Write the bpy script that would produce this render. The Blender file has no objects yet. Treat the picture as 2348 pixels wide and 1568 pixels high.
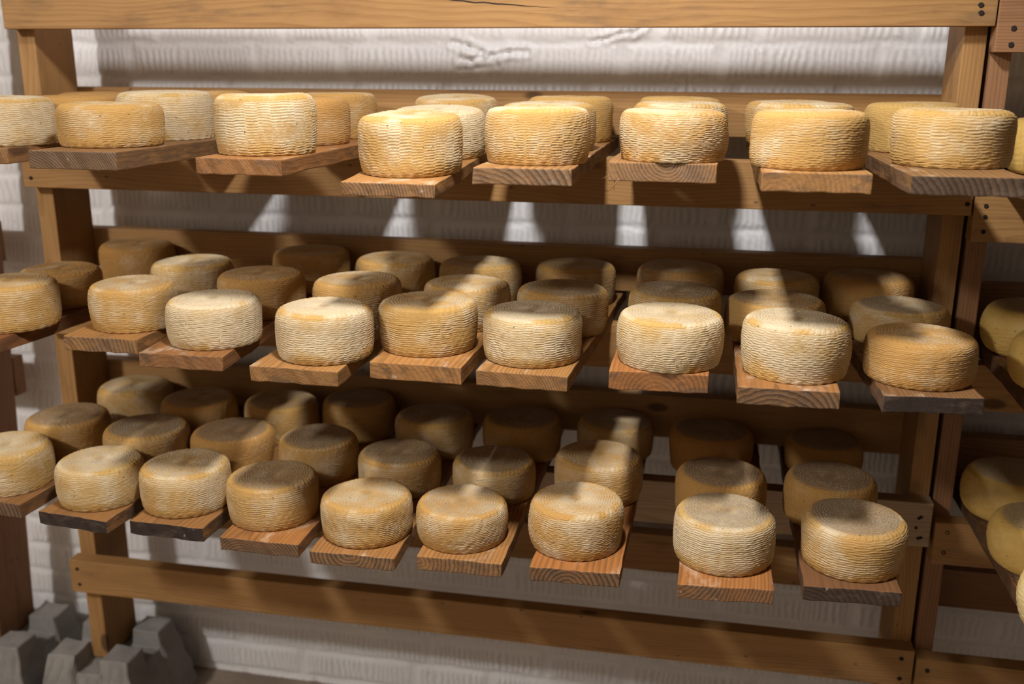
import bpy, bmesh, math, random
import numpy as np
from mathutils import Matrix, Vector, Euler

scene = bpy.context.scene
COL = scene.collection
PI = math.pi

# ------------------------------------------------------------------ camera
cam_data = bpy.data.cameras.new('camera')
cam = bpy.data.objects.new('camera', cam_data)
COL.objects.link(cam)
scene.camera = cam
cam_data.sensor_width = 36.0
cam_data.sensor_fit = 'HORIZONTAL'
cam_data.lens = 2273.86 / 2348 * 36.0
CAM = Vector((1.4656, -1.9224, 1.6095))
yaw, pitch, roll = -0.19529, 0.27050, 0.00466
fw = Vector((math.sin(yaw)*math.cos(pitch), math.cos(yaw)*math.cos(pitch), -math.sin(pitch)))
rt = Vector((math.cos(yaw), -math.sin(yaw), 0))
up = rt.cross(fw)
rt2 = math.cos(roll)*rt + math.sin(roll)*up
up2 = -math.sin(roll)*rt + math.cos(roll)*up
M = Matrix.Identity(4)
for i in range(3):
    M[i][0] = rt2[i]; M[i][1] = up2[i]; M[i][2] = -fw[i]; M[i][3] = CAM[i]
cam.matrix_world = M
cam_data.dof.use_dof = True
cam_data.dof.focus_distance = 1.62
cam_data.dof.aperture_fstop = 2.8
cam_data.clip_start = 0.02

# ------------------------------------------------------------------ world, lamps, exposure
scene.view_settings.view_transform = 'Standard'
scene.view_settings.look = 'None'
scene.view_settings.gamma = 1.0
scene.view_settings.use_curve_mapping = False
scene.view_settings.exposure = 0.36

world = bpy.data.worlds.new('world')
scene.world = world
world.use_nodes = True
wb = world.node_tree.nodes['Background']
wb.inputs[0].default_value = (1.0, 0.75, 0.48, 1)
wb.inputs[1].default_value = 0.17

def lamp(name, kind, loc, energy, color, size, target=None):
    d = bpy.data.lights.new(name, kind)
    d.energy = energy
    d.color = color
    if kind == 'AREA':
        d.shape = 'DISK'; d.size = size
    else:
        d.shadow_soft_size = size
    o = bpy.data.objects.new(name, d)
    COL.objects.link(o)
    o.location = loc
    if target is not None:
        v = Vector(target) - Vector(loc)
        o.rotation_euler = v.to_track_quat('-Z', 'Y').to_euler()
    return o

# the strip light over the aisle, and a dimmer bulb further back in the cellar
tube = lamp('ceiling_lamp', 'AREA', (1.24, -0.95, 2.42), 30.0, (1.0, 0.97, 0.96), 0.10)
tube.data.shape = 'RECTANGLE'            # a short strip light running towards the rack
tube.data.size, tube.data.size_y = 0.10, 0.24
tube.rotation_euler = (-0.09, 0, 0)
lamp('far_ceiling_lamp', 'POINT', (-0.75, -2.6, 2.75), 140.0, (1.0, 0.97, 0.95), 0.10)

# ------------------------------------------------------------------ helpers
WM = {}

def tag(o, label=None, cat=None, group=None, kind=None):
    if label: o['label'] = label
    if cat: o['category'] = cat
    if group: o['group'] = group
    if kind: o['kind'] = kind
    return o

def place(o, mat, parent=None):
    """link o with world matrix `mat`, under `parent` when given"""
    if o.name not in COL.objects:
        COL.objects.link(o)
    WM[o.name] = mat.copy()
    if parent is not None:
        o.parent = parent
        o.matrix_parent_inverse = Matrix.Identity(4)
        o.matrix_basis = WM[parent.name].inverted() @ mat
    else:
        o.matrix_basis = mat
    return o

def empty(name, loc):
    o = bpy.data.objects.new(name, None)
    o.empty_display_size = 0.05
    return place(o, Matrix.Translation(Vector(loc)))

def mesh_np(name, V, F, mats=(), smooth=True, attrs=None):
    me = bpy.data.meshes.new(name)
    V = np.asarray(V, np.float32); F = np.asarray(F, np.int32)
    k = F.shape[1]
    me.vertices.add(len(V)); me.vertices.foreach_set('co', V.ravel())
    me.loops.add(F.size); me.loops.foreach_set('vertex_index', F.ravel())
    me.polygons.add(len(F))
    me.polygons.foreach_set('loop_start', np.arange(0, F.size, k, dtype=np.int32))
    me.polygons.foreach_set('loop_total', np.full(len(F), k, np.int32))
    me.polygons.foreach_set('use_smooth', np.full(len(F), smooth, bool))
    for m in mats: me.materials.append(m)
    if attrs:
        for n, a in attrs.items():
            at = me.attributes.new(n, 'FLOAT', 'POINT')
            at.data.foreach_set('value', np.asarray(a, np.float32).ravel())
    me.update(calc_edges=True)
    me.validate()
    return me

def bm_obj(name, bm, mat, smooth=False):
    me = bpy.data.meshes.new(name)
    bm.to_mesh(me); bm.free()
    me.materials.append(mat)
    if smooth:
        me.polygons.foreach_set('use_smooth', [True]*len(me.polygons))
    return bpy.data.objects.new(name, me)

# ------------------------------------------------------------------ node helpers
class NT:
    def __init__(self, name):
        self.m = bpy.data.materials.new(name); self.m.use_nodes = True
        self.t = self.m.node_tree; self.t.nodes.clear()
        self.out = self.t.nodes.new('ShaderNodeOutputMaterial')
        self.b = self.t.nodes.new('ShaderNodeBsdfPrincipled')
        self.t.links.new(self.b.outputs[0], self.out.inputs[0])
    def set(self, sock, v):
        if isinstance(v, bpy.types.NodeSocket): self.t.links.new(v, sock)
        elif v is not None:
            if hasattr(sock, 'default_value') and sock.type == 'RGBA' and len(v) == 3: v = (*v, 1)
            sock.default_value = v
    def n(self, typ, ins=None, **props):
        nd = self.t.nodes.new(typ)
        for k, v in props.items(): setattr(nd, k, v)
        for k, v in (ins or {}).items(): self.set(nd.inputs[k], v)
        return nd
    def math(self, op, a, b=None, c=None, clamp=False):
        nd = self.t.nodes.new('ShaderNodeMath'); nd.operation = op; nd.use_clamp = clamp
        self.set(nd.inputs[0], a)
        if b is not None: self.set(nd.inputs[1], b)
        if c is not None: self.set(nd.inputs[2], c)
        return nd.outputs[0]
    def mix(self, f, a, b, mode='MIX'):
        nd = self.t.nodes.new('ShaderNodeMix'); nd.data_type = 'RGBA'; nd.blend_type = mode
        self.set(nd.inputs[0], f); self.set(nd.inputs[6], a); self.set(nd.inputs[7], b)
        return nd.outputs[2]
    def step(self, x, lo, hi, to0=0.0, to1=1.0):
        nd = self.t.nodes.new('ShaderNodeMapRange'); nd.interpolation_type = 'SMOOTHSTEP'
        self.set(nd.inputs[0], x); self.set(nd.inputs[1], lo); self.set(nd.inputs[2], hi)
        self.set(nd.inputs[3], to0); self.set(nd.inputs[4], to1)
        return nd.outputs[0]
    def noise(self, vec, scale, detail=3, rough=0.55, dist=0.0):
        nd = self.n('ShaderNodeTexNoise', {'Vector': vec, 'Scale': scale, 'Detail': detail, 'Roughness': rough, 'Distortion': dist})
        return nd.outputs[0]
    def mapping(self, vec, loc=(0,0,0), scale=(1,1,1), rot=(0,0,0)):
        nd = self.n('ShaderNodeMapping', {'Vector': vec, 'Location': loc, 'Scale': scale, 'Rotation': rot})
        return nd.outputs[0]
    def vadd(self, a, b):
        nd = self.t.nodes.new('ShaderNodeVectorMath'); nd.operation = 'ADD'
        self.set(nd.inputs[0], a); self.set(nd.inputs[1], b)
        return nd.outputs[0]
    def bump(self, h, strength, dist, normal=None):
        nd = self.n('ShaderNodeBump', {'Height': h, 'Strength': strength, 'Distance': dist})
        if normal is not None: self.set(nd.inputs['Normal'], normal)
        return nd.outputs[0]

def wood_common(T):
    obj = T.n('ShaderNodeTexCoord').outputs['Object']
    info = T.n('ShaderNodeObjectInfo')
    rnd = info.outputs['Random']
    off = T.n('ShaderNodeCombineXYZ', {0: T.math('MULTIPLY', rnd, 37.0), 1: T.math('MULTIPLY', rnd, 11.3), 2: T.math('MULTIPLY', rnd, 7.7)}).outputs[0]
    # pith runs along x, just outside the section
    a = T.math('MULTIPLY', rnd, 51.0)
    py = T.math('MULTIPLY_ADD', T.math('SINE', a), 0.055, 0.03)
    pz = T.math('MULTIPLY_ADD', T.math('COSINE', T.math('MULTIPLY', a, 1.7)), 0.05, -0.02)
    pith = T.n('ShaderNodeCombineXYZ', {0: 0.0, 1: py, 2: pz}).outputs[0]
    warp_src = T.mapping(T.vadd(obj, off), scale=(1.6, 5, 5))
    warp = T.n('ShaderNodeTexNoise', {'Vector': warp_src, 'Scale': 1.0, 'Detail': 2.0}).outputs[1]
    wv = T.n('ShaderNodeVectorMath', operation='MULTIPLY_ADD')
    T.set(wv.inputs[0], warp); wv.inputs[1].default_value = (0, 0.05, 0.05); T.set(wv.inputs[2], T.vadd(obj, pith))
    wave = T.n('ShaderNodeTexWave', {'Vector': T.mapping(wv.outputs[0], scale=(0.02, 1, 1)), 'Scale': T.math('MULTIPLY_ADD', T.math('FRACT', T.math('MULTIPLY', rnd, 13.7)), 40.0, 34.0), 'Distortion': 1.6, 'Detail': 2.0, 'Detail Scale': 2.0, 'Detail Roughness': 0.5},
               wave_type='RINGS', rings_direction='X', wave_profile='SAW').outputs['Fac']
    fibre = T.noise(T.mapping(T.vadd(obj, off), scale=(6, 160, 160)), 1.0, 4, 0.65)
    blotch = T.noise(T.mapping(T.vadd(obj, off), scale=(4, 14, 14)), 1.0, 4, 0.6)
    # knots
    kv = T.mapping(T.vadd(obj, off), scale=(5.0, 11, 11))
    vor = T.n('ShaderNodeTexVoronoi', {'Vector': kv, 'Scale': 1.0, 'Randomness': 1.0})
    gate = T.math('GREATER_THAN', T.n('ShaderNodeSeparateColor', {0: vor.outputs['Color']}).outputs[0], 0.66)
    knot = T.math('MULTIPLY', T.step(vor.outputs['Distance'], 0.09, 0.16, 1.0, 0.0), gate)
    return obj, info, rnd, off, wave, fibre, blotch, knot

def make_frame_wood(name, light, mid, dark, crack=False):
    T = NT(name)
    obj, info, rnd, off, wave, fibre, blotch, knot = wood_common(T)
    c = T.mix(T.math('MULTIPLY', T.step(wave, 0.35, 1.0), 0.6), light, mid)
    c = T.mix(T.math('MULTIPLY', T.step(fibre, 0.45, 0.75), 0.35), c, dark)
    c = T.mix(T.math('MULTIPLY', T.step(blotch, 0.5, 0.8), 0.45), c, dark)
    c = T.mix(T.math('MULTIPLY', knot, 0.8), c, (0.055, 0.025, 0.01))
    stain = T.noise(T.mapping(T.vadd(obj, off), loc=(3.3, 1.1, 0.7), scale=(3.2, 13, 13)), 1.0, 5, 0.7)
    c = T.mix(T.math('MULTIPLY', T.step(stain, 0.54, 0.74), 0.55), c, (0.105, 0.066, 0.040))
    specks = T.n('ShaderNodeTexVoronoi', {'Vector': T.mapping(T.vadd(obj, off), scale=(22, 40, 40)), 'Scale': 1.0})
    sg = T.math('GREATER_THAN', T.n('ShaderNodeSeparateColor', {0: specks.outputs['Color']}).outputs[1], 0.86)
    c = T.mix(T.math('MULTIPLY', T.math('MULTIPLY', T.step(specks.outputs['Distance'], 0.05, 0.16, 1.0, 0.0), sg), 0.65), c, (0.06, 0.035, 0.02))
    if crack:
        sx = T.n('ShaderNodeSeparateXYZ', {0: obj})
        x, z = sx.outputs[0], sx.outputs[2]
        wob = T.noise(T.mapping(obj, scale=(14, 3, 3)), 1.0, 3)
        # a drying check wandering along the upper middle of the face
        z0 = T.math('MULTIPLY_ADD', x, -0.075, 0.122)
        z0 = T.math('ADD', z0, T.math('MULTIPLY_ADD', wob, 0.012, -0.006))
        d = T.math('ABSOLUTE', T.math('SUBTRACT', z, z0))
        xm = T.math('MULTIPLY', T.step(x, 0.79, 0.92), T.step(x, 1.05, 1.19, 1.0, 0.0))
        w = T.math('MULTIPLY', xm, 0.0014)
        ck = T.math('LESS_THAN', d, w)
        c = T.mix(ck, c, (0.012, 0.007, 0.004))
    T.set(T.b.inputs['Base Color'], c)
    T.b.inputs['Roughness'].default_value = 0.62
    T.b.inputs['Specular IOR Level'].default_value = 0.3
    h = T.math('ADD', T.math('MULTIPLY', fibre, 0.7), T.math('MULTIPLY', wave, 0.35))
    T.set(T.b.inputs['Normal'], T.bump(h, 0.35, 0.0015))
    return T.m

def make_plank_wood():
    T = NT('plank_wood')
    obj, info, rnd, off, wave, fibre, blotch, knot = wood_common(T)
    sc = T.n('ShaderNodeSeparateColor', {0: info.outputs['Color']})
    tone, enddark, red = sc.outputs[0], sc.outputs[1], sc.outputs[2]
    light = T.mix(tone, (0.085, 0.042, 0.024), (0.44, 0.240, 0.072))
    light = T.mix(red, light, T.mix(tone, (0.13, 0.05, 0.022), (0.42, 0.165, 0.040)))
    dark = T.mix(0.55, light, (0.055, 0.026, 0.010))
    c = T.mix(T.math('MULTIPLY', T.step(wave, 0.3, 1.0), T.step(blotch, 0.3, 0.65, 0.35, 1.0)), light, dark)
    c = T.mix(T.math('MULTIPLY', T.step(fibre, 0.42, 0.75), 0.5), c, dark)
    c = T.mix(T.math('MULTIPLY', T.step(blotch, 0.48, 0.8), 0.6), c, T.mix(0.7, light, (0.045, 0.025, 0.015)))
    c = T.mix(T.math('MULTIPLY', knot, 0.7), c, (0.05, 0.022, 0.01))
    # weathered saw-cut ends and edges, seen by their own facing (object space)
    geo = T.n('ShaderNodeNewGeometry')
    vt = T.n('ShaderNodeVectorTransform', {0: geo.outputs['True Normal']}, vector_type='NORMAL', convert_from='WORLD', convert_to='OBJECT')
    ns = T.n('ShaderNodeSeparateXYZ', {0: vt.outputs[0]})
    isend = T.step(T.math('ABSOLUTE', ns.outputs[0]), 0.55, 0.8)
    isside = T.step(T.math('ABSOLUTE', ns.outputs[1]), 0.55, 0.8)
    grime = T.noise(T.mapping(T.vadd(obj, off), scale=(20, 22, 60)), 1.0, 5, 0.7)
    wth = T.mix(T.step(wave, 0.2, 1.0), (0.175, 0.105, 0.056), (0.050, 0.030, 0.018))
    blk = T.mix(T.step(grime, 0.5, 0.72), (0.030, 0.020, 0.015), (0.095, 0.066, 0.048))
    endc = T.mix(T.step(enddark, 0.5, 1.0), wth, blk)
    smudge = T.noise(T.mapping(T.vadd(obj, off), loc=(1.7, 4.4, 2.2), scale=(25, 16, 30)), 1.0, 4, 0.7)
    c = T.mix(T.math('MULTIPLY', isend, T.step(smudge, 0.50, 0.66, 0.25, 0.8)), c, (0.10, 0.058, 0.032))
    amt = T.math('MULTIPLY', isend, T.step(T.math('ADD', enddark, T.math('MULTIPLY_ADD', grime, 0.9, -0.45)), 0.15, 0.75))
    c = T.mix(amt, c, endc)
    c = T.mix(T.math('MULTIPLY', T.math('MULTIPLY', isside, T.step(grime, 0.32, 0.58)), T.math('MULTIPLY_ADD', enddark, 0.6, 0.3)), c, (0.07, 0.042, 0.026))
    # pale bloom left on the top around the wheels
    dust = T.noise(T.mapping(T.vadd(obj, off), scale=(9, 16, 16)), 1.0, 5, 0.68)
    istop = T.step(ns.outputs[2], 0.6, 0.9)
    c = T.mix(T.math('MULTIPLY', T.math('MULTIPLY', istop, T.step(dust, 0.54, 0.72)), 0.55), c, (0.60, 0.49, 0.36))
    spot = T.noise(T.mapping(T.vadd(obj, off), scale=(60, 60, 60)), 1.0, 2, 0.5)
    c = T.mix(T.math('MULTIPLY', T.math('MULTIPLY', isend, T.step(spot, 0.70, 0.82)), 0.40), c, (0.55, 0.50, 0.47))
    T.set(T.b.inputs['Base Color'], c)
    T.b.inputs['Roughness'].default_value = 0.6
    T.b.inputs['Specular IOR Level'].default_value = 0.3
    h = T.math('ADD', T.math('MULTIPLY', fibre, 0.8), T.math('ADD', T.math('MULTIPLY', wave, 0.4), T.math('MULTIPLY', grime, 0.5)))
    T.set(T.b.inputs['Normal'], T.bump(h, 0.5, 0.002))
    return T.m

def make_cheese(name, smooth_kind=False):
    T = NT(name)
    obj = T.n('ShaderNodeTexCoord').outputs['Object']
    info = T.n('ShaderNodeObjectInfo')
    rnd = info.outputs['Random']
    off = T.n('ShaderNodeCombineXYZ', {0: T.math('MULTIPLY', rnd, 43.0), 1: T.math('MULTIPLY', rnd, 29.0), 2: T.math('MULTIPLY', rnd, 17.0)}).outputs[0]
    v = T.vadd(obj, off)
    sc = T.n('ShaderNodeSeparateColor', {0: info.outputs['Color']})
    bloom, grey, warm = sc.outputs[0], sc.outputs[1], sc.outputs[2]
    rib = T.n('ShaderNodeAttribute', attribute_name='rib').outputs['Fac']
    topm = T.n('ShaderNodeAttribute', attribute_name='topface').outputs['Fac']
    shoulder = T.n('ShaderNodeAttribute', attribute_name='shoulder').outputs['Fac']
    big = T.noise(v, 1.5, 3, 0.55)
    med = T.noise(v, 6.0, 4, 0.65)
    fine = T.noise(v, 34.0, 4, 0.7)
    grit = T.noise(v, 95.0, 3, 0.7)
    if smooth_kind:
        yellow = T.mix(med, (0.50, 0.30, 0.060), (0.68, 0.46, 0.145))
        cream = (0.66, 0.53, 0.27)
    else:
        yellow = T.mix(warm, (0.66, 0.43, 0.135), (0.56, 0.28, 0.075))
        cream = T.mix(med, (0.66, 0.51, 0.30), (0.86, 0.74, 0.52))
    # whitish bloom sits on the raised weave and in drifts
    s = T.math('ADD', T.math('MULTIPLY_ADD', big, 1.5, -0.75), T.math('MULTIPLY_ADD', fine, 0.8, -0.4))
    s = T.math('ADD', s, T.math('MULTIPLY_ADD', rib, 0.42, -0.2))
    s = T.math('ADD', s, T.math('MULTIPLY', shoulder, T.step(T.noise(T.vadd(v, (3.1, 1.7, 5.3)), 1.3, 2), 0.40, 0.62, 0.0, -0.55)))
    s = T.math('ADD', s, bloom)
    c = T.mix(T.step(s, 0.18, 0.95), yellow, cream)
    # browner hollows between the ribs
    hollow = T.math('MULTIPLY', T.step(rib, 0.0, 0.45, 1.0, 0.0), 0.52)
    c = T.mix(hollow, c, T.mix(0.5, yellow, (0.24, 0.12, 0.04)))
    c = T.mix(T.math('MULTIPLY', T.step(fine, 0.56, 0.72), 0.30), c, (0.34, 0.20, 0.085))
    # grey-brown rind on the flat face
    gt = T.math('MULTIPLY', topm, T.step(T.math('ADD', grey, T.math('MULTIPLY_ADD', med, 0.9, -0.45)), 0.1, 1.0))
    c = T.mix(T.math('MULTIPLY', gt, 0.8), c, T.mix(T.step(fine, 0.35, 0.65), (0.22, 0.15, 0.085), (0.42, 0.32, 0.21)))
    # little dark mould specks
    vor = T.n('ShaderNodeTexVoronoi', {'Vector': v, 'Scale': 9.0})
    g = T.math('GREATER_THAN', T.n('ShaderNodeSeparateColor', {0: vor.outputs['Color']}).outputs[0], 0.90)
    sp = T.math('MULTIPLY', T.step(vor.outputs['Distance'], 0.10, 0.19, 1.0, 0.0), g)
    c = T.mix(T.math('MULTIPLY', sp, 0.75), c, (0.07, 0.055, 0.03))
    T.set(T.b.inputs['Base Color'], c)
    T.b.inputs['Roughness'].default_value = 0.62
    T.b.inputs['Specular IOR Level'].default_value = 0.28
    T.set(T.b.inputs['Normal'], T.bump(T.math('ADD', T.math('ADD', fine, T.math('MULTIPLY', grit, 0.7)), T.math('MULTIPLY', med, 0.6)), 0.85 if not smooth_kind else 0.25, 0.0027))
    return T.m

def make_wall():
    T = NT('painted_brick')
    obj = T.n('ShaderNodeTexCoord').outputs['Object']
    big = T.noise(obj, 2.2, 4, 0.6)
    fine = T.noise(obj, 60, 4, 0.65)
    c = T.mix(T.step(big, 0.35, 0.7), (0.84, 0.845, 0.86), (0.74, 0.74, 0.75))
    c = T.mix(T.math('MULTIPLY', T.step(fine, 0.58, 0.75), 0.35), c, (0.45, 0.41, 0.36))
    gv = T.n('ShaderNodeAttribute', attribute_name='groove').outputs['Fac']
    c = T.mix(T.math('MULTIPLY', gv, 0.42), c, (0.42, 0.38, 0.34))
    T.set(T.b.inputs['Base Color'], c)
    T.b.inputs['Roughness'].default_value = 0.5
    T.b.inputs['Specular IOR Level'].default_value = 0.4
    T.set(T.b.inputs['Normal'], T.bump(fine, 0.35, 0.0015))
    return T.m

def make_concrete(name, a, b):
    T = NT(name)
    obj = T.n('ShaderNodeTexCoord').outputs['Object']
    big = T.noise(obj, 6, 5, 0.65)
    fine = T.noise(obj, 160, 3, 0.7)
    c = T.mix(T.step(big, 0.3, 0.7), a, b)
    c = T.mix(T.math('MULTIPLY', T.step(fine, 0.55, 0.75), 0.4), c, tuple(0.5*x for x in a))
    T.set(T.b.inputs['Base Color'], c)
    T.b.inputs['Roughness'].default_value = 0.85
    T.set(T.b.inputs['Normal'], T.bump(fine, 0.6, 0.002))
    return T.m

def make_plain(name, color, rough=0.5, metal=0.0):
    T = NT(name)
    obj = T.n('ShaderNodeTexCoord').outputs['Object']
    n = T.noise(obj, 300, 2)
    T.set(T.b.inputs['Base Color'], T.mix(n, color, tuple(0.6*x for x in color)))
    T.b.inputs['Roughness'].default_value = rough
    T.b.inputs['Metallic'].default_value = metal
    return T.m

M_RAIL = make_frame_wood('pine_frame', (0.37, 0.205, 0.075), (0.275, 0.138, 0.044), (0.16, 0.075, 0.026))
M_RAILC = make_frame_wood('pine_frame_checked', (0.37, 0.205, 0.075), (0.275, 0.138, 0.044), (0.16, 0.075, 0.026), crack=True)
M_RED = make_frame_wood('fir_frame', (0.29, 0.150, 0.070), (0.19, 0.087, 0.038), (0.11, 0.048, 0.022))
M_GREYR = make_frame_wood('weathered_frame', (0.42, 0.30, 0.19), (0.30, 0.205, 0.12), (0.17, 0.11, 0.065))
M_PLANK = make_plank_wood()
M_CHEESE = make_cheese('basket_rind')
M_SMOOTH = make_cheese('smooth_rind', True)
M_WALL = make_wall()
M_PLASTER = make_concrete('cellar_plaster', (0.37, 0.31, 0.25), (0.31, 0.26, 0.20))
M_FLOOR = make_concrete('floor_concrete', (0.30, 0.24, 0.18), (0.20, 0.155, 0.115))
M_PIER = make_concrete('pier_concrete', (0.30, 0.29, 0.275), (0.20, 0.195, 0.188))
M_SCREW = make_plain('dark_screw', (0.022, 0.014, 0.010), 0.95, 0.0)

# ------------------------------------------------------------------ the setting
def build_wall():
    YW = 0.28
    xs = np.concatenate([np.linspace(-3.2, -0.45, 60)[:-1], np.arange(-0.45, 2.56, 0.0036), np.linspace(2.56, 5.0, 60)[1:]])
    zs = np.concatenate([np.arange(0.0, 1.9, 0.0048), np.linspace(1.9, 2.95, 24)[1:]])
    X, Z = np.meshgrid(xs, zs)
    rng = np.random.RandomState(4)
    ROW, Z0 = 0.0783, 1.6585
    k = np.floor((Z - Z0) / ROW).astype(int)
    fz = (Z - Z0) / ROW - k
    kmin = k.min()
    offs = rng.uniform(0, .833, k.max() - kmin + 1)
    offs[0 - kmin] = 0.193; offs[-1 - kmin] = 0.12
    u = np.mod(X - offs[k - kmin], 0.833)
    e = np.array([0, 0.312, 0.517, 0.833])
    d = np.minimum(np.minimum(np.abs(u - e[0]), np.abs(u - e[1])), np.minimum(np.abs(u - e[2]), np.abs(u - e[3])))
    bid = (np.floor((X - offs[k - kmin]) / 0.833) * 3 + (u > e[1]) + (u > e[2]) + 1000 * k).astype(int)
    hsh = np.modf(np.abs(np.sin(bid * 12.9898) * 43758.5453))[0]
    # joints: a smooth band at the bottom of each course, narrow upright ones
    dz = np.minimum(fz, 1 - fz) * ROW
    wob = 0.0016 * np.sin(X * 41 + k * 3.1) + 0.001 * np.sin(X * 113 + k)
    def ss(a, lo, hi):
        t = np.clip((a - lo) / (hi - lo), 0, 1); return t * t * (3 - 2 * t)
    body = ss(d + wob, 0.006, 0.013) * ss(fz * ROW + wob, 0.006, 0.0095) * ss((1 - fz) * ROW + wob, 0.002, 0.006)
    # combed upright ribs
    ph = X / 0.0145 + .13 * np.sin(Z * 40 + X * 31 + hsh * 40) + hsh * 7 + 0.45 * np.sin(X * 23 + k * 2.0) + .22 * np.sin(X * 67 + k) + (Z - Z0) * 9 * (hsh - .5) + 0.07 * np.sin(Z * 170 + X * 60)
    ribs = 0.5 + 0.5 * np.sin(2 * PI * ph)
    amp = 0.0040 * (0.55 + 0.6 * np.modf(hsh * 7.7)[0]) * (0.75 + 0.35 * np.sin(X * 9 + Z * 5 + k))
    inner = ss(d, 0.012, 0.024) * ss(fz * ROW, 0.008, 0.016) * ss((1 - fz) * ROW, 0.008, 0.02)
    h = 0.0024 * body + ribs * amp * inner + 0.0015 * (hsh - .5) * body
    h += 0.0006 * np.sin(X * 310 + Z * 170) * np.sin(Z * 260 - X * 120)
    # broken paint and cracks
    def crackline(pts, w, depth):
        nonlocal h
        for (x0, z0), (x1, z1) in zip(pts[:-1], pts[1:]):
            t = np.clip(((X - x0) * (x1 - x0) + (Z - z0) * (z1 - z0)) / ((x1 - x0)**2 + (z1 - z0)**2), 0, 1)
            dd = np.hypot(X - x0 - t * (x1 - x0), Z - z0 - t * (z1 - z0)) + 0.0015 * np.sin(X * 400) * np.sin(Z * 300)
            h = h - depth * np.clip(1 - dd / w, 0, 1)
            h = h + 0.5 * depth * np.exp(-((dd - 2.0 * w) / w)**2) * (dd > w)
    crackline([(0.895, 1.66), (0.93, 1.652), (0.96, 1.64), (0.985, 1.632), (1.02, 1.640), (1.06, 1.641)], 0.006, 0.007)
    crackline([(0.91, 1.626), (0.935, 1.621), (0.955, 1.629), (0.99, 1.620)], 0.006, 0.006)
    crackline([(1.20, 1.662), (1.235, 1.668), (1.262, 1.678), (1.29, 1.680), (1.315, 1.694)], 0.0045, 0.006)
    crackline([(1.285, 1.694), (1.292, 1.676)], 0.004, 0.006)
    crackline([(0.905, 1.60), (0.95, 1.606), (1.0, 1.61)], 0.005, 0.003)
    crackline([(1.408, 1.63), (1.409, 1.50)], 0.003, 0.003)
    Y = YW - h
    nz, nx = X.shape
    V = np.stack([X, Y, Z], -1).reshape(-1, 3)
    i = np.arange(nz * nx).reshape(nz, nx)
    F = np.stack([i[:-1, :-1], i[:-1, 1:], i[1:, 1:], i[1:, :-1]], -1).reshape(-1, 4)
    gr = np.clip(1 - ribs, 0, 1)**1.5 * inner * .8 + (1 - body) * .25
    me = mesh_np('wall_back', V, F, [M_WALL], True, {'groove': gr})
    o = bpy.data.objects.new('wall_back', me)
    place(o, Matrix.Identity(4)); o['kind'] = 'structure'
    bm = bmesh.new()
    bmesh.ops.create_grid(bm, x_segments=60, y_segments=40, size=0.5)
    for v in bm.verts:
        v.co = Vector((0.9 + v.co.x * 8.2, -2.2 + v.co.y * 4.98, 0.0))
    f = bm_obj('floor', bm, M_FLOOR)
    place(f, Matrix.Identity(4)); f['kind'] = 'structure'
build_wall()

def shell(name, P, mat):
    bm = bmesh.new()
    bm.faces.new([bm.verts.new(p) for p in P])
    o = bm_obj(name, bm, mat)
    place(o, Matrix.Identity(4)); o['kind'] = 'structure'
xa, xb, ya, yb, zc = -3.2, 5.0, -3.6, 0.28, 2.95
shell('wall_front', [(xa, ya, 0), (xa, ya, zc), (xb, ya, zc), (xb, ya, 0)], M_PLASTER)
shell('wall_left', [(xa, ya, 0), (xa, yb, 0), (xa, yb, zc), (xa, ya, zc)], M_PLASTER)
shell('wall_right', [(xb, ya, 0), (xb, ya, zc), (xb, yb, zc), (xb, yb, 0)], M_PLASTER)
shell('ceiling', [(xa, ya, zc), (xa, yb, zc), (xb, yb, zc), (xb, ya, zc)], M_PLASTER)

# ------------------------------------------------------------------ timber
def lumber_mesh(L, Wd, H, seed, seg=14, jit=0.0006, bev=0.0022, ragged=0.0):
    """a sawn board: grain along +x from 0..L, y 0..Wd, z 0..H, eased and slightly uneven edges"""
    rng = random.Random(seed)
    bm = bmesh.new()
    bmesh.ops.create_cube(bm, size=1.0)
    for v in bm.verts:
        v.co = Vector(((v.co.x + .5) * L, (v.co.y + .5) * Wd, (v.co.z + .5) * H))
    long_e = [e for e in bm.edges if abs(e.verts[0].co.x - e.verts[1].co.x) > L * .5]
    bmesh.ops.subdivide_edges(bm, edges=long_e, cuts=seg, use_grid_fill=True)
    if ragged > 0:
        ye = [e for e in bm.edges if abs(e.verts[0].co.y - e.verts[1].co.y) > Wd * .5]
        bmesh.ops.subdivide_edges(bm, edges=ye, cuts=9, use_grid_fill=True)
    ed = [e for e in bm.edges if len(e.link_faces) == 2 and e.calc_face_angle(0) > 0.8]
    bmesh.ops.bevel(bm, geom=ed, offset=bev, segments=2, profile=0.6, affect='EDGES')
    p = [rng.uniform(0, 6.28) for _ in range(8)]
    for v in bm.verts:
        c = v.co
        fx = math.sin(c.x * 9 + p[0]) + .6 * math.sin(c.x * 31 + p[1])
        sy = -1 if c.y < Wd * .3 else (1 if c.y > Wd * .7 else 0)
        edge = 1 if (c.z > H - .004 or c.z < .004) else .5
        c.y += sy * jit * (fx + .7 * math.sin(c.x * 77 + p[2] + c.z * 200))
        if ragged > 0:
            if c.x > L - .01:                                   # the sawn front end
                c.x += ragged * (.6 * math.sin(c.y * 60 + p[3]) + .5 * math.sin(c.y * 170 + p[4] + c.z * 90))
            if c.z < .006:
                c.z += ragged * .5 * abs(math.sin(c.x * 40 + p[5]) + math.sin(c.y * 130 + p[6]))
    return bm

def timber_matrix(axis, loc):
    if axis == 'x':
        return Matrix.Translation(Vector(loc))
    if axis == 'z':      # local x -> world z, local z -> world -x
        return Matrix.Translation(Vector(loc)) @ Matrix.Rotation(-PI/2, 4, 'Y')

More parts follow.
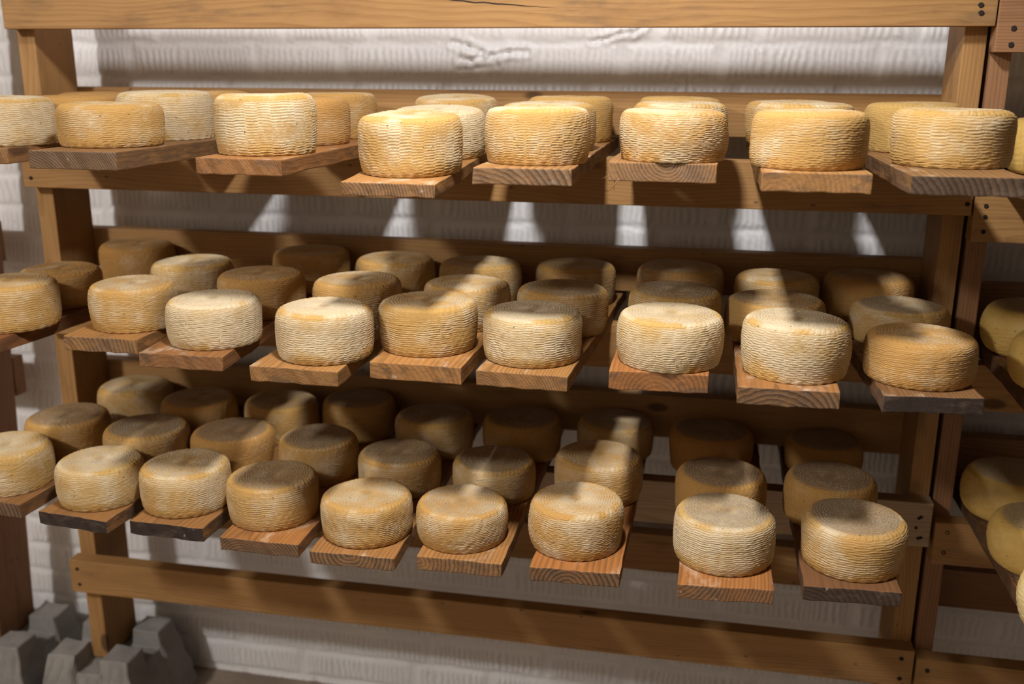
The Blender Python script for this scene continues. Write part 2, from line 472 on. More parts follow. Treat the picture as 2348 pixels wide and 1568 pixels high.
SEED = [100]
def rail(parent, x0, x1, y0, z0, h, mat=None, t=0.038, name='rail'):
    SEED[0] += 1
    o = bm_obj(name, lumber_mesh(x1 - x0, t, h, SEED[0]), mat or M_RAIL)
    return place(o, timber_matrix('x', (x0, y0, z0)), parent)

def post(parent, x0, w, y0, d, z0, z1, mat=None, lean=0.0):
    SEED[0] += 1
    o = bm_obj('post', lumber_mesh(z1 - z0, d, w, SEED[0]), mat or M_RAIL)
    m = Matrix.Translation(Vector((x0 + w, y0, z0))) @ Matrix.Rotation(lean, 4, 'Y') @ Matrix.Rotation(-PI/2, 4, 'Y')
    return place(o, m, parent)

def screw(parent, x, y, z, r=0.0042):
    bm = bmesh.new()
    n = 12
    ring = [bm.verts.new((r * math.cos(i * 2 * PI / n) * (1 + .18 * math.sin(i * 2.3 + x * 40)), -0.0014, r * math.sin(i * 2 * PI / n))) for i in range(n)]
    back = [bm.verts.new((v.co.x * .8, 0.006, v.co.z * .8)) for v in ring]
    inn = [bm.verts.new((v.co.x * .55, -0.0011, v.co.z * .55)) for v in ring]
    ctr = bm.verts.new((0, -0.0009, 0))
    for i in range(n):
        j = (i + 1) % n
        bm.faces.new((ring[j], ring[i], inn[i], inn[j]))
        bm.faces.new((inn[j], inn[i], ctr))
        bm.faces.new((ring[i], ring[j], back[j], back[i]))
    o = bm_obj('screw', bm, M_SCREW, True)
    return place(o, Matrix.Translation(Vector((x, y, z))), parent)

YB = 0.1705            # front of the back rails
FR = [1.4429, 1.1139, 0.7854, 0.4558]      # tops of the four front rails
X1 = 1.933

rack = empty('cheese_rack', (0.966, 0.1, 0.0))
tag(rack, 'central open pine rack of posts and rails holding three tiers of planks', 'rack')
post(rack, 0.0, 0.042, 0.038, 0.1325, 0.166, 2.02)
post(rack, 1.8925, 0.0388, 0.038, 0.1325, 0.0, 2.02)
r = rail(rack, 0.0, X1, 0, 1.6812, 0.090, M_RAILC)
for (x, z) in ((1.905, 1.716), (1.907, 1.703)): screw(r, x, 0, z, .0045)
r = rail(rack, 0.0, X1, 0, 1.3527, 0.0902)
for (x, z) in ((0.008, 1.373), (1.912, 1.374)): screw(r, x + .012, 0, z, .004)
r = rail(rack, 0.0, X1, 0, FR[1] - 0.090, 0.090)
for (x, z) in ((0.022, 1.09), (0.022, 1.045), (1.91, 1.09), (1.91, 1.045)): screw(r, x, 0, z, .004)
r = rail(rack, 0.0, X1, 0, FR[2] - 0.0945, 0.0945, M_GREYR)
for (x, z) in ((1.908, 0.752), (1.912, 0.755), (1.905, 0.731), (1.916, 0.711), (1.911, 0.709)): screw(r, x, 0, z, .003)
r = rail(rack, -0.006, X1, 0, 0.3697, 0.0861)
for (x, z) in ((0.014, 0.433), (0.016, 0.392), (1.908, 0.436), (1.909, 0.389)): screw(r, x, 0, z, .0045)
for (zt, zb) in ((1.5618, 1.4745), (1.2389, 1.1462), (0.9153, 0.8182), (0.5801, 0.487)):
    rail(rack, 0.0, X1, YB, zb, zt - zb)

# neighbour on the right
rackr = empty('cheese_rack', (2.36, 0.1, 0.0))
tag(rackr, 'reddish timber rack cut off by the right edge, holding smooth yellow wheels', 'rack')
FRR = [1.3952, 1.0735, 0.7470, 0.4395]
post(rackr, 1.940, 0.0355, 0.038, 0.1325, 0.0, 2.02, M_RED)
post(rackr, 2.80, 0.0355, 0.038, 0.1325, 0.0, 2.02, M_RED)
r = rail(rackr, 1.9355, 2.86, 0, 1.6376, 0.090, M_RED)
for (x, z) in ((1.963, 1.677), (1.962, 1.650)): screw(r, x, 0, z, .005)
r = rail(rackr, 1.9365, 2.86, 0, FRR[0] - 0.09, 0.09)
for (x, z) in ((1.956, 1.372), (1.957, 1.325), (1.957, 1.352)): screw(r, x, 0, z, .004)
r = rail(rackr, 1.9375, 2.86, 0, FRR[1] - 0.09, 0.09)
for (x, z) in ((1.958, 1.05), (1.958, 1.005)): screw(r, x, 0, z, .004)
r = rail(rackr, 1.9405, 2.86, 0, FRR[2] - 0.09, 0.09)
for (x, z) in ((1.964, 0.727), (1.962, 0.683)): screw(r, x, 0, z, .0045)
r = rail(rackr, 1.9385, 2.86, 0, FRR[3] - 0.09, 0.09)
for (x, z) in ((1.961, 0.415), (1.961, 0.372)): screw(r, x, 0, z, .0045)
for zt in FRR:
    rail(rackr, 1.945, 2.86, YB, zt + 0.0315, 0.09, M_RED)

# neighbour on the left
rackl = empty('cheese_rack', (-0.6, 0.1, 0.0))
tag(rackl, 'dark brown rack cut off by the left edge, only its end post showing', 'rack')
post(rackl, -0.305, 0.042, 0.038, 0.1325, 0.166, 2.02, M_RED, lean=0.052)
post(rackl, -1.10, 0.042, 0.038, 0.1325, 0.166, 2.02, M_RED)
for (zb, x1) in ((1.141, -0.236), (0.80, -0.226)):
    rail(rackl, -1.10, x1, YB + .003, zb, 0.10, M_RED)

# concrete pier blocks
def pier(cx, cy, label):
    B, Tp, H, hs = 0.148, 0.108, 0.205, 0.045
    bm = bmesh.new()
    n = 48
    ax = np.linspace(-1, 1, n + 1)
    sl = 0.033                       # half-width of the cross slots
    g = {}
    # heightfield over a square that tapers with height: top plan in [-1,1]
    def hgt(u, v):
        x, y = u * Tp, v * Tp
        z = H
        if min(abs(x), abs(y)) < sl: z = H - hs
        z += 0.002 * math.sin(u * 9 + cx * 30) * math.sin(v * 7 + 1)
        return z
    xsu = sorted(set([-1, 1] + [i / 12 for i in range(-12, 13)] + [s * (sl + e) / Tp for s in (-1, 1) for e in (-.002, .004)]))
    N = len(xsu)
    for i, a in enumerate(xsu):
        for j, b in enumerate(xsu):
            g[i, j] = bm.verts.new((a * Tp, b * Tp, hgt(a, b)))
    for i in range(N - 1):
        for j in range(N - 1):
            bm.faces.new((g[i, j], g[i + 1, j], g[i + 1, j + 1], g[i, j + 1]))
    rim = [(i, 0) for i in range(N)] + [(N - 1, j) for j in range(1, N)] + [(i, N - 1) for i in range(N - 2, -1, -1)] + [(0, j) for j in range(N - 2, 0, -1)]
    prev = [g[k] for k in rim]
    for q in range(1, 7):
        t = q / 6
        cur = []
        for k in rim:
            v = g[k]
            s = (Tp + (B - Tp) * t) / Tp
            jx = 0.0025 * math.sin(k[0] * 2.1 + q * 3 + cx * 9) * (q < 6)
            cur.append(bm.verts.new((v.co.x * s + jx, v.co.y * s + jx, v.co.z * (1 - t))))
        for a in range(len(rim)):
            b = (a + 1) % len(rim)
            bm.faces.new((prev[b], prev[a], cur[a], cur[b]))
        prev = cur
    bm.faces.new(prev)
    bmesh.ops.recalc_face_normals(bm, faces=bm.faces)
    ed = [e for e in bm.edges if len(e.link_faces) == 2 and e.calc_face_angle(0) > 0.7]
    bmesh.ops.bevel(bm, geom=ed, offset=0.003, segments=1, affect='EDGES')
    o = bm_obj('pier_block', bm, M_PIER)
    place(o, Matrix.Translation(Vector((cx, cy, 0))))
    tag(o, label, 'concrete block', 'concrete pier blocks under the posts')
    return o
pier(0.030, 0.080, 'grey notched concrete pier block under the left post of the central rack')
pier(-0.276, 0.085, 'grey notched concrete pier block in the bottom left corner under the dark post')

# ------------------------------------------------------------------ planks
ORD = ['first', 'second', 'third', 'fourth', 'fifth', 'sixth', 'seventh', 'eighth', 'ninth']
TIER = {1: 'top', 2: 'middle', 3: 'bottom'}
# tier, column: x0, x1, front y, front skew, thickness, sideways drift per metre of depth, (tone, end darkness, red), look
BOARDS = {
 '1A': (0.1190, 0.2770, -0.392, 0.0, 0.0275, 0.03, (.55, .30, .45), 'brown'),
 '1B': (0.3566, 0.5179, -0.4484, 0.0313, 0.0303, 0.050, (.42, .62, .25), 'grey weathered'),
 '1C': (0.6620, 0.8115, -0.4618, -0.0135, 0.0263, 0.020, (.72, .22, .75), 'reddish'),
 '1D': (0.9130, 1.0640, -0.4850, -0.0078, 0.0215, -0.010, (.80, .50, .45), 'tan sagging'),
 '1E': (1.1245, 1.2680, -0.4943, 0.0262, 0.0249, 0.0, (.62, .50, .30), 'brown'),
 '1F': (1.3129, 1.4744, -0.4059, -0.0031, 0.0288, 0.0, (.62, .42, .35), 'splintered brown'),
 '1G': (1.5350, 1.6834, -0.4872, -0.0007, 0.0277, 0.0, (.72, .20, .35), 'light brown'),
 '1H': (1.7331, 1.8850, -0.4794, 0.0, 0.0264, -0.017, (.45, .78, .20), 'dark grey'),
 '2A': (0.1000, 0.2450, -0.455, 0.0, 0.0270, 0.06, (.30, .35, 1.0), 'dark red'),
 '2B': (0.3414, 0.4860, -0.3943, 0.0, 0.0272, -0.02, (.70, .45, .40), 'tan'),
 '2C': (0.5313, 0.6820, -0.4591, -0.0183, 0.0262, -0.055, (.45, .25, .70), 'reddish brown'),
 '2D': (0.7491, 0.8995, -0.4942, -0.0167, 0.0264, 0.0, (.70, .18, .35), 'light tan'),
 '2E': (0.9337, 1.0901, -0.4410, 0.0099, 0.0294, 0.025, (.80, .15, .50), 'golden'),
 '2F': (1.1123, 1.2638, -0.4423, 0.0148, 0.0260, 0.050, (.72, .30, .40), 'greyish end'),
 '2G': (1.3249, 1.4804, -0.4114, 0.0341, 0.0316, 0.0, (.75, .30, .95), 'orange'),
 '2H': (1.5236, 1.6755, -0.4453, 0.0182, 0.0282, 0.0, (.60, .55, .60), 'grey ended'),
 '2I': (1.7364, 1.8827, -0.4301, 0.0506, 0.0263, -0.050, (.28, .98, .30), 'dark weathered'),
 '3A': (0.0760, 0.2294, -0.4209, 0.0, 0.0289, 0.04, (.45, .65, .40), 'dark brown'),
 '3B': (0.2768, 0.4262, -0.4436, -0.0153, 0.0262, 0.08, (.50, 1.0, .40), 'black ended'),
 '3C': (0.4660, 0.6113, -0.4421, 0.0072, 0.0274, 0.037, (.50, 1.0, .45), 'black ended'),
 '3D': (0.6534, 0.8015, -0.4640, -0.0101, 0.0250, -0.010, (.72, .60, .80), 'orange brown'),
 '3E': (0.8284, 0.9774, -0.4766, 0.0039, 0.0237, -0.014, (.66, .58, .50), 'brown'),
 '3F': (1.0135, 1.1608, -0.4610, 0.0021, 0.0258, 0.0, (.72, .45, .45), 'light brown'),
 '3G': (1.2067, 1.3573, -0.4572, 0.0316, 0.0257, 0.010, (.75, .60, 1.0), 'orange'),
 '3H': (1.4500, 1.6020, -0.4630, 0.066, 0.0258, 0.0, (.72, .50, .95), 'bright orange'),
 '3I': (1.6480, 1.8000, -0.4280, 0.045, 0.0260, 0.0, (.16, .85, .50), 'nearly black'),
}
BTOP = {}
SAG = {}
def plank(key, x0, x1, yf, skew, t, drift, z, tone, label, group, back=0.243, sag=0.0):
    SEED[0] += 1
    w = x1 - x0
    L = back - yf
    bm = lumber_mesh(L, w, t, SEED[0], seg=22, jit=0.0010, bev=0.0018, ragged=0.0017)
    for v in bm.verts:
        if v.co.x > L * .9:
            v.co.x -= (v.co.y / w - .5) * skew * .2
        v.co.x -= L                      # front end at local x = 0
        v.co.y -= w / 2
    zmin = min(v.co.z for v in bm.verts)
    for v in bm.verts: v.co.z -= zmin
    o = bm_obj('plank', bm, M_PLANK)
    # local x points to the aisle (world -y), local y to world +x
    m = Matrix.Translation(Vector(((x0 + x1) / 2, yf, z + sag * yf))) @ Matrix.Rotation(math.atan(sag), 4, 'X') @ Matrix.Rotation(-PI/2 - math.atan(drift), 4, 'Z')
    place(o, m)
    o.color = (*tone, 1)
    tag(o, label, 'plank', group)
    BTOP[key] = z + t
    SAG[key] = sag
    return o

NUM = {}
for key, (x0, x1, yf, skew, t, drift, tone, look) in BOARDS.items():
    tier = int(key[0]); idx = 'ABCDEFGHI'.index(key[1])
    o = plank(key, x0, x1, yf, skew, t, drift, FR[tier - 1], tone,
              '%s wooden plank, %s from the left on the %s tier' % (look, ORD[idx], TIER[tier]), 'planks on the %s tier' % TIER[tier], sag=0.05 if key == '1D' else 0.0)
    if key == '1F':                      # frayed fibres under its left corner
        for (dx, dy, tx, ty, tz, ln) in ((-.070, -.004, -.045, -.02, -.55, .022), (-.062, -.002, -.6, -.25, -.75, .030), (-.045, -.001, .12, -.1, -1, .016), (-.078, -.03, -1, -.1, -.35, .018)):
            bm = bmesh.new()
            d = Vector((tx, ty, tz)).normalized()
            bmesh.ops.create_cone(bm, cap_ends=True, segments=6, radius1=0.0011, radius2=0.0002, depth=ln,
                                  matrix=d.to_track_quat('Z', 'Y').to_matrix().to_4x4() @ Matrix.Translation((0, 0, ln * .42)))
            s = bm_obj('splinter', bm, M_PLANK, True); s.color = (.8, 0, .4, 1)
            place(s, Matrix.Translation(Vector(((x0 + x1) / 2 + dx, yf - dy, FR[0] + .006))), o)

for (key, x0, x1, yf, drift, ti, tone, look) in (
    ('R1', 1.982, 2.135, -0.33, .01, 0, (.40, .6, .3), 'dark'),
    ('R2', 1.985, 2.140, -0.43, .012, 1, (.25, .8, .4), 'dark grime-covered'),
    ('R3', 2.012, 2.160, -0.56, -.02, 2, (.22, .8, .4), 'dark brown')):
    plank(key, x0, x1, yf, 0, 0.029, drift, FRR[ti], tone,
          '%s plank on the %s tier of the right-hand rack' % (look, TIER[ti + 1]), 'planks of the right-hand rack')

# ------------------------------------------------------------------ cheeses
def chaikin(P, n):
    for _ in range(n):
        Q = [P[0]]
        for a, b in zip(P[:-1], P[1:]):
            Q.append(.75 * a + .25 * b); Q.append(.25 * a + .75 * b)
        Q.append(P[-1]); P = np.array(Q)
    return P

def cheese_mesh(name, seed, smooth_kind=False):
    rng = np.random.RandomState(seed)
    if smooth_kind:
        P = np.array([(0, 0), (.70, 0), (.86, .03), (.955, .18), (1.0, .40), (1.01, .58), (.97, .80), (.89, .95), (.74, 1.0), (.4, 1.0), (0, .99)])
        NA, NS = 160, 110
    else:
        b = rng.uniform(-.015, .015); b2 = rng.uniform(-.012, .02)
        P = np.array([(0, .004), (.86, .004), (.925, .0), (.955 + b, .055), (.985 + b, .2), (1.0, .46), (.995 + b2, .72), (.968 + b2, .87), (.905, .962), (.77, 1.0), (.5, 1.002), (0, .985)])
        NA, NS = 352, 196
    P = chaikin(P, 3)
    seg = np.hypot(*np.diff(P, axis=0).T); cum = np.concatenate([[0], np.cumsum(seg)]); tot = cum[-1]
    # sampling: sparse underneath, dense on side and top
    s_b = np.interp(0.80, P[:len(P)//2, 0], cum[:len(P)//2])
    s = np.concatenate([np.linspace(0, s_b, 6)[1:-1], np.linspace(s_b, tot, NS)[:-1]])
    r = np.interp(s, cum, P[:, 0]); z = np.interp(s, cum, P[:, 1])
    dr = np.gradient(r, s); dzs = np.gradient(z, s)
    ln = np.hypot(dr, dzs) + 1e-9
    nr, nz = dzs / ln, -dr / ln
    th = np.linspace(0, 2 * PI, NA, endpoint=False)
    T, S = np.meshgrid(th, s)
    R = r[:, None] + 0 * T; Zc = z[:, None] + 0 * T
    def noise(kmax, smax, n, sd):
        q = np.random.RandomState(sd); o = 0
        for _ in range(n):
            k = q.randint(0, kmax + 1); w = q.uniform(.3, smax)
            o = o + q.normal() * np.cos(k * T + q.choice([-1, 1]) * w * S * 2 * PI + q.uniform(0, 6.28))
        return o / math.sqrt(n)
    def ss(a, lo, hi):
        t = np.clip((a - lo) / (hi - lo), 0, 1); return t * t * (3 - 2 * t)
    # zones by profile position
    s_side0 = s[np.argmax(r > .93)] ; s_top = s[np.argmax((s > s_side0) & (z > .93))]
    side = ss(S, s_side0 - .02, s_side0 + .05) * (1 - ss(S, s_top - .03, s_top + .03))
    topz = ss(S, s_top + .05, s_top + .16)
    shoulder = ss(S, s_top - .08, s_top) * (1 - ss(S, s_top + .07, s_top + .17))
    base_z = ss(S, s_b, s_b + .06) * (1 - ss(Zc, .10, .30))
    shoulder_c = np.maximum(shoulder, base_z * .9)
    NC = rng.randint(24, 29)
    tw = T + rng.uniform(-.12, .12) * (Zc - .5) + .02 * noise(3, 1.5, 4, seed + 5)
    colp = tw * NC / (2 * PI)
    cf = colp - np.floor(colp); par = np.mod(np.floor(colp), 2)
    ce = np.minimum(cf, 1 - cf)
    nrib = rng.uniform(20, 24)
    wob = .14 * noise(5, 2.0, 6, seed + 1) + .09 * noise(22, 5.0, 6, seed + 2)
    def ribs(ph): return np.clip(.5 + .5 * np.cos(2 * PI * ph + .55 * np.sin(2 * PI * ph)), 0, 1) ** .8
    blend = ss(np.where(cf < .5, cf, 1 - cf), 0.0, .05)
    ph0 = S * nrib + wob
    cj = rng.uniform(-.13, .13, NC + 3); ca = rng.uniform(.75, 1.1, NC + 3)
    ci = np.floor(colp).astype(int) % NC
    nbr = np.where(cf < .5, ci - 1, ci + 1) % NC
    sh = rng.uniform(.28, .5)
    base = ribs(ph0 + sh * par + cj[ci] * .8) * ca[ci]; other = ribs(ph0 + sh * (1 - par) + cj[nbr] * .8) * ca[nbr]
    sr = base * (.5 + .5 * blend) + other * (.5 - .5 * blend)
    patch = np.clip(.80 + .30 * noise(4, 1.5, 6, seed + 3) + .16 * noise(60, 12, 10, seed + 4), .12, 1.15)
    # flat face: arcs outside, rays at the middle, woven in sectors
    swirl = rng.uniform(.5, 1.2) * rng.choice([-1, 1])
    tt = T + swirl * (1 - R) * .5 + .05 * ss(R, .1, .5) * noise(3, 1.0, 4, seed + 6)
    cp = tt * NC / (2 * PI); pf = cp - np.floor(cp); pp = np.mod(np.floor(cp), 2)
    pb = ss(np.minimum(pf, 1 - pf), 0, .12)
    pt0 = R * 17 + .18 * ss(R, .1, .5) * noise(5, 2.0, 5, seed + 7)
    tb = ribs(pt0 + .5 * pp) * (.5 + .5 * pb) + ribs(pt0 + .5 * (1 - pp)) * (.5 - .5 * pb)
    rays = ribs(cp * 2 + .15 * noise(6, 3, 4, seed + 9))
    inner = 1 - ss(R, .22, .58)
    tr = tb * (1 - inner) + (.5 + .6 * (rays - .5)) * inner * ss(R, .05, .22)
    notch = ribs(cp * 2) ** 3
    if smooth_kind:
        h = .004 * sr * side * .5 + .004 * tr * topz
        ribv = .5 + 0 * T
    else:
        h = .0105 * (sr - .5) * side * patch + .0105 * (tr - .5) * topz - .010 * notch * shoulder
        ribv = np.clip(sr * side * patch + (1 - side) * .55 + (tr - .5) * topz * .75 - .2 * notch * shoulder, 0, 1)
        h = h + .006 * np.cos(NC * tw) * (1 - ss(Zc, .03, .12)) * (R > .9)
    rc = ss(R, .02, .3)
    h = h + rc * .0026 * noise(40, 14, 14, seed + 11) * (S > s_b) + .010 * noise(3, .8, 5, seed + 12) * ss(R, .2, .9) * ss(Zc, 0.0, .25)
    # fine grain
    h = h + rc * .0016 * rng.normal(size=T.shape) * (S > s_b) * (0.3 if smooth_kind else 1)
    Rn = R + h * nr[:, None]; Zn = Zc + h * nz[:, None]
    Zn = np.maximum(Zn, 0.0)
    tilt = rng.uniform(-.018, .018) if not smooth_kind else 0
    Zn = Zn * (1 + tilt * np.cos(T - 1.0) * R)
    V = np.stack([Rn * np.cos(T), Rn * np.sin(T), Zn], -1).reshape(-1, 3)
    n_s = len(s)
    i = np.arange(n_s * NA).reshape(n_s, NA); j = np.roll(i, -1, axis=1)
    F = np.stack([i[:-1], j[:-1], j[1:], i[1:]], -1).reshape(-1, 4)
    # close poles with a fan of degenerate-free quads: one centre each, paired edges
    cb, ct = len(V), len(V) + 1
    V = np.vstack([V, [(0, 0, 0), (0, 0, float(Zn[-1].mean()))]])
    a0 = i[0]; a1 = i[-1]
    Fb = np.stack([np.full(NA // 2, cb), a0[np.arange(2, NA + 2, 2) % NA], a0[1::2], a0[0::2]], -1)
    Ft = np.stack([np.full(NA // 2, ct), a1[0::2], a1[1::2], a1[np.arange(2, NA + 2, 2) % NA]], -1)
    F = np.vstack([F, Fb, Ft])
    ext = lambda a: np.concatenate([a.ravel(), [.5, .5]])
    exz = lambda a, e: np.concatenate([a.ravel(), [0, e]])
    return mesh_np(name, V, F, [M_SMOOTH if smooth_kind else M_CHEESE], True,
                   {'rib': ext(ribv), 'topface': exz(topz, 1), 'shoulder': exz(shoulder_c, 0)})

CH = [
 (1, 'A', 0, 0.206, -0.299, 0.0856, 0.0835),
 (1, 'B', 0, 0.426, -0.310, 0.0893, 0.0727),
 (1, 'C', 0, 0.735, -0.347, 0.0835, 0.0958),
 (1, 'D', 0, 0.991, -0.364, 0.0830, 0.0915),
 (1, 'E', 0, 1.200, -0.383, 0.0818, 0.0831),
 (1, 'F', 0, 1.405, -0.332, 0.0839, 0.0759),
 (1, 'G', 0, 1.603, -0.390, 0.0835, 0.0801),
 (1, 'H', 0, 1.820, -0.295, 0.0877, 0.0829),
 (1, 'A', 1, 0.232, -0.122, 0.0855, 0.0815),
 (1, 'A', 2, 0.165, 0.058, 0.0852, 0.0823),
 (1, 'B', 1, 0.427, -0.124, 0.0904, 0.0888),
 (1, 'B', 2, 0.429, 0.057, 0.0856, 0.0850),
 (1, 'C', 1, 0.713, -0.132, 0.0853, 0.0840),
 (1, 'C', 2, 0.713, 0.040, 0.0806, 0.0879),
 (1, 'D', 1, 0.985, -0.175, 0.0845, 0.0830),
 (1, 'D', 2, 0.958, 0.060, 0.0840, 0.0850),
 (1, 'E', 1, 1.177, -0.144, 0.0853, 0.0814),
 (1, 'E', 2, 1.185, 0.081, 0.0857, 0.0858),
 (1, 'F', 1, 1.407, -0.126, 0.0828, 0.0805),
 (1, 'F', 2, 1.401, 0.085, 0.0821, 0.0824),
 (1, 'G', 1, 1.617, -0.125, 0.0841, 0.0826),
 (1, 'G', 2, 1.608, 0.084, 0.0832, 0.0784),
 (1, 'H', 1, 1.807, -0.036, 0.0798, 0.0828),
 (2, 'A', 0, 0.198, -0.337, 0.0861, 0.0847),
 (2, 'B', 0, 0.423, -0.291, 0.0783, 0.0811),
 (2, 'C', 0, 0.620, -0.356, 0.0821, 0.0779),
 (2, 'D', 0, 0.844, -0.400, 0.0816, 0.0845),
 (2, 'E', 0, 1.002, -0.325, 0.0847, 0.0834),
 (2, 'F', 0, 1.188, -0.339, 0.0832, 0.0817),
 (2, 'G', 0, 1.415, -0.334, 0.0867, 0.0821),
 (2, 'H', 0, 1.613, -0.341, 0.0852, 0.0879),
 (2, 'I', 0, 1.804, -0.327, 0.0842, 0.0717),
 (2, 'A', 1, 0.181, -0.159, 0.0777, 0.0733),
 (2, 'B', 1, 0.428, -0.077, 0.0820, 0.0827),
 (2, 'C', 1, 0.611, -0.143, 0.0841, 0.0801),
 (2, 'D', 1, 0.818, -0.167, 0.0828, 0.0828),
 (2, 'E', 1, 1.029, -0.154, 0.0832, 0.0799),
 (2, 'F', 1, 1.210, -0.148, 0.0848, 0.0803),
 (2, 'G', 1, 1.416, -0.158, 0.0837, 0.0824),
 (2, 'H', 1, 1.592, -0.141, 0.0873, 0.0745),
 (2, 'I', 1, 1.811, -0.095, 0.0842, 0.0649),
 (2, 'A', 2, 0.203, 0.086, 0.0813, 0.0828),
 (2, 'C', 2, 0.621, 0.085, 0.0824, 0.0851),
 (2, 'D', 2, 0.822, 0.055, 0.0841, 0.0829),
 (2, 'E', 2, 1.011, 0.034, 0.0850, 0.0829),
 (2, 'F', 2, 1.202, 0.084, 0.0830, 0.0797),
 (2, 'G', 2, 1.417, 0.061, 0.0854, 0.0832),
 (2, 'H', 2, 1.603, 0.032, 0.0811, 0.0817),
 (2, 'I', 2, 1.780, 0.077, 0.0843, 0.0829),
 (3, 'A', 0, 0.143, -0.335, 0.0846, 0.0818),
 (3, 'B', 0, 0.356, -0.351, 0.0803, 0.0790),
 (3, 'C', 0, 0.529, -0.343, 0.0832, 0.0816),
 (3, 'D', 0, 0.708, -0.354, 0.0824, 0.0803),
 (3, 'E', 0, 0.899, -0.381, 0.0807, 0.0735),
 (3, 'F', 0, 1.070, -0.368, 0.0806, 0.0675),
 (3, 'G', 0, 1.270, -0.352, 0.0824, 0.0830),
 (3, 'H', 0, 1.522, -0.351, 0.0846, 0.0843),
 (3, 'I', 0, 1.733, -0.328, 0.0842, 0.0835),
 (3, 'A', 1, 0.154, -0.157, 0.0840, 0.0827),
 (3, 'B', 1, 0.350, -0.177, 0.0853, 0.0829),
 (3, 'C', 1, 0.520, -0.133, 0.0841, 0.0695),
 (3, 'D', 1, 0.717, -0.155, 0.0808, 0.0808),
 (3, 'E', 1, 0.897, -0.181, 0.0814, 0.0748),
 (3, 'F', 1, 1.086, -0.175, 0.0807, 0.0705),
 (3, 'G', 1, 1.285, -0.138, 0.0855, 0.0827),
 (3, 'H', 1, 1.516, -0.178, 0.0831, 0.0826),
 (3, 'I', 1, 1.713, -0.157, 0.0825, 0.0825),
 (3, 'A', 2, 0.178, 0.062, 0.0835, 0.0825),
 (3, 'B', 2, 0.366, 0.013, 0.0833, 0.0825),
 (3, 'C', 2, 0.555, 0.035, 0.0822, 0.0824),
 (3, 'D', 2, 0.718, 0.084, 0.0825, 0.0833),
 (3, 'E', 2, 0.911, 0.024, 0.0844, 0.0828),
 (3, 'F', 2, 1.100, 0.040, 0.0837, 0.0810),
 (3, 'G', 2, 1.296, 0.085, 0.0817, 0.0746),
 (3, 'H', 2, 1.497, 0.042, 0.0846, 0.0829),
 (3, 'I', 2, 1.727, 0.088, 0.0793, 0.0617),
]
# bloom, grey face, warmth per wheel, in the order front / middle / back of each plank
LOOK = {
 '1A': ((.80,.2,.3),(.10,.2,.7),(.12,.2,.8)), '1B': ((.42,.2,.5),(.88,.2,.2),(.15,.2,.7)), '1C': ((.62,.2,.3),(.28,.2,.8),(.35,.2,.6)),
 '1D': ((.52,.2,.4),(.92,.1,.1),(.62,.3,.4)), '1E': ((.50,.2,.5),(.62,.3,.3),(.28,.2,.4)), '1F': ((.52,.2,.6),(.60,.3,.3),(.20,.2,.3)),
 '1G': ((.40,.2,.5),(.58,.4,.3),(.52,.2,.5)), '1H': ((.50,.3,.3),(.18,.2,.1),None),
 '2A': ((.48,.4,.5),(.30,.3,.7),(.25,.4,.8)), '2B': ((.52,.5,.5),(.70,.3,.3),None), '2C': ((.90,.3,.2),(.35,.5,.7),(.32,.4,.6)),
 '2D': ((.82,.3,.3),(.45,.4,.6),(.45,.4,.5)), '2E': ((.48,.4,.4),(.58,.4,.5),(.55,.4,.4)), '2F': ((.82,.3,.2),(.46,.7,.5),(.52,.5,.5)),
 '2G': ((.76,.4,.2),(.58,.7,.3),(.46,.5,.6)), '2H': ((.80,.3,.2),(.44,.6,.5),(.48,.4,.4)), '2I': ((.30,.3,.7),(.55,.8,.3),(.36,.5,.7)),
 '3A': ((.58,.3,.3),(.30,.8,.6),(.52,.5,.4)), '3B': ((.68,.4,.2),(.48,.9,.5),(.30,.6,.7)), '3C': ((.58,.5,.4),(.26,.8,.8),(.42,.6,.5)),
 '3D': ((.42,.7,.5),(.48,.8,.5),(.30,.8,.6)), '3E': ((.50,.4,.5),(.48,.8,.5),(.48,.8,.4)), '3F': ((.50,.5,.6),(.55,.8,.4),(.34,.8,.6)),
 '3G': ((.55,.3,.6),(.46,.4,.6),(.54,.6,.4)), '3H': ((.74,.7,.3),(.20,1.0,.7),(.04,.9,1.0)), '3I': ((.48,.9,.5),(.24,1.0,.7),(.14,.9,.9)),
}
def words(b, warm, grey):
    if b > .75: return 'chalky white'
    if b > .57: return 'pale cream'
    if b > .44: return 'straw-coloured'
    if b > .25: return 'golden tan'
    return 'deep orange'
ROWN = ['front', 'middle', 'back']
VAR = [cheese_mesh('cheese_rind', 11 + 7 * i) for i in range(14)]
SV = [cheese_mesh('smooth_cheese_rind', 300 + 7 * i, True) for i in range(3)]
rnd = random.Random(5)
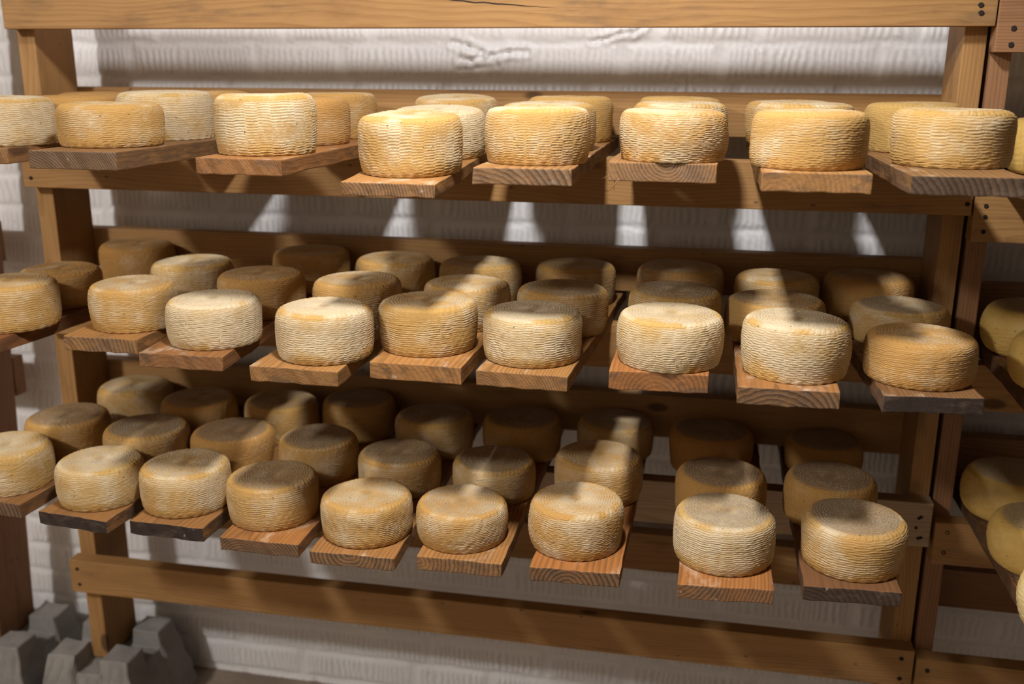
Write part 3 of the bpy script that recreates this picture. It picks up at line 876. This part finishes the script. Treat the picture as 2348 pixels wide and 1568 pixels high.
for n, (tier, colm, row, x, y, R, H) in enumerate(CH):
    key = '%d%s' % (tier, colm)
    b, g, w = LOOK[key][row]
    o = bpy.data.objects.new('basket_cheese', VAR[(n * 5 + tier) % len(VAR)])
    m = Matrix.Translation(Vector((x, y, BTOP[key] + SAG[key] * y))) @ Matrix.Rotation(math.atan(SAG[key]), 4, 'X') @ Matrix.Rotation(rnd.uniform(0, 6.28), 4, 'Z') @ Matrix.Diagonal((R, R, H, 1))
    place(o, m)
    o.color = (b, g, w, 1)
    idx = 'ABCDEFGHI'.index(colm)
    nrow = sum(1 for c in CH if c[0] == tier and c[1] == colm)
    pos = ROWN[row] if nrow == 3 else ('front' if row == 0 else 'rear')
    tag(o, '%s basket-ribbed cheese wheel, %s one on the %s plank from left, %s tier' % (words(b, w, g), pos, ORD[idx], TIER[tier]),
        'cheese', 'ribbed cheese wheels on the %s tier' % TIER[tier])

for (key, x, y, R, H, b, g, lab) in (
    ('R1', 2.072, -0.120, .095, .090, .55, .2, 'pale yellow smooth cheese wheel on the top tier at the right edge'),
    ('R1', 2.085, 0.078, .090, .100, .15, .2, 'bright yellow smooth cheese wheel behind the pale one at the top right edge'),
    ('R2', 2.073, 0.004, .095, .088, .20, .9, 'dull yellow smooth cheese wheel at the back of the right rack middle tier'),
    ('R2', 2.063, -0.215, .094, .088, .15, .8, 'rounded yellow cheese wheel at the front of the right rack middle tier'),
    ('R3', 2.0765, 0.010, .095, .088, .25, .9, 'large smooth yellow wheel with brown top, rearmost on right rack bottom tier'),
    ('R3', 2.072, -0.205, .093, .086, .25, .8, 'smooth yellow wheel with brown top, middle of right rack bottom tier'),
    ('R3', 2.064, -0.425, .095, .088, .70, .3, 'pale lined cheese wheel cut off low at the right edge of the photo')):
    o = bpy.data.objects.new('smooth_cheese', SV[rnd.randrange(3)])
    place(o, Matrix.Translation(Vector((x, y, BTOP[key]))) @ Matrix.Rotation(rnd.uniform(0, 6.28), 4, 'Z') @ Matrix.Diagonal((R, R, H, 1)))
    o.color = (b, g, .3, 1)
    tag(o, lab, 'cheese', 'smooth yellow wheels of the right-hand rack')
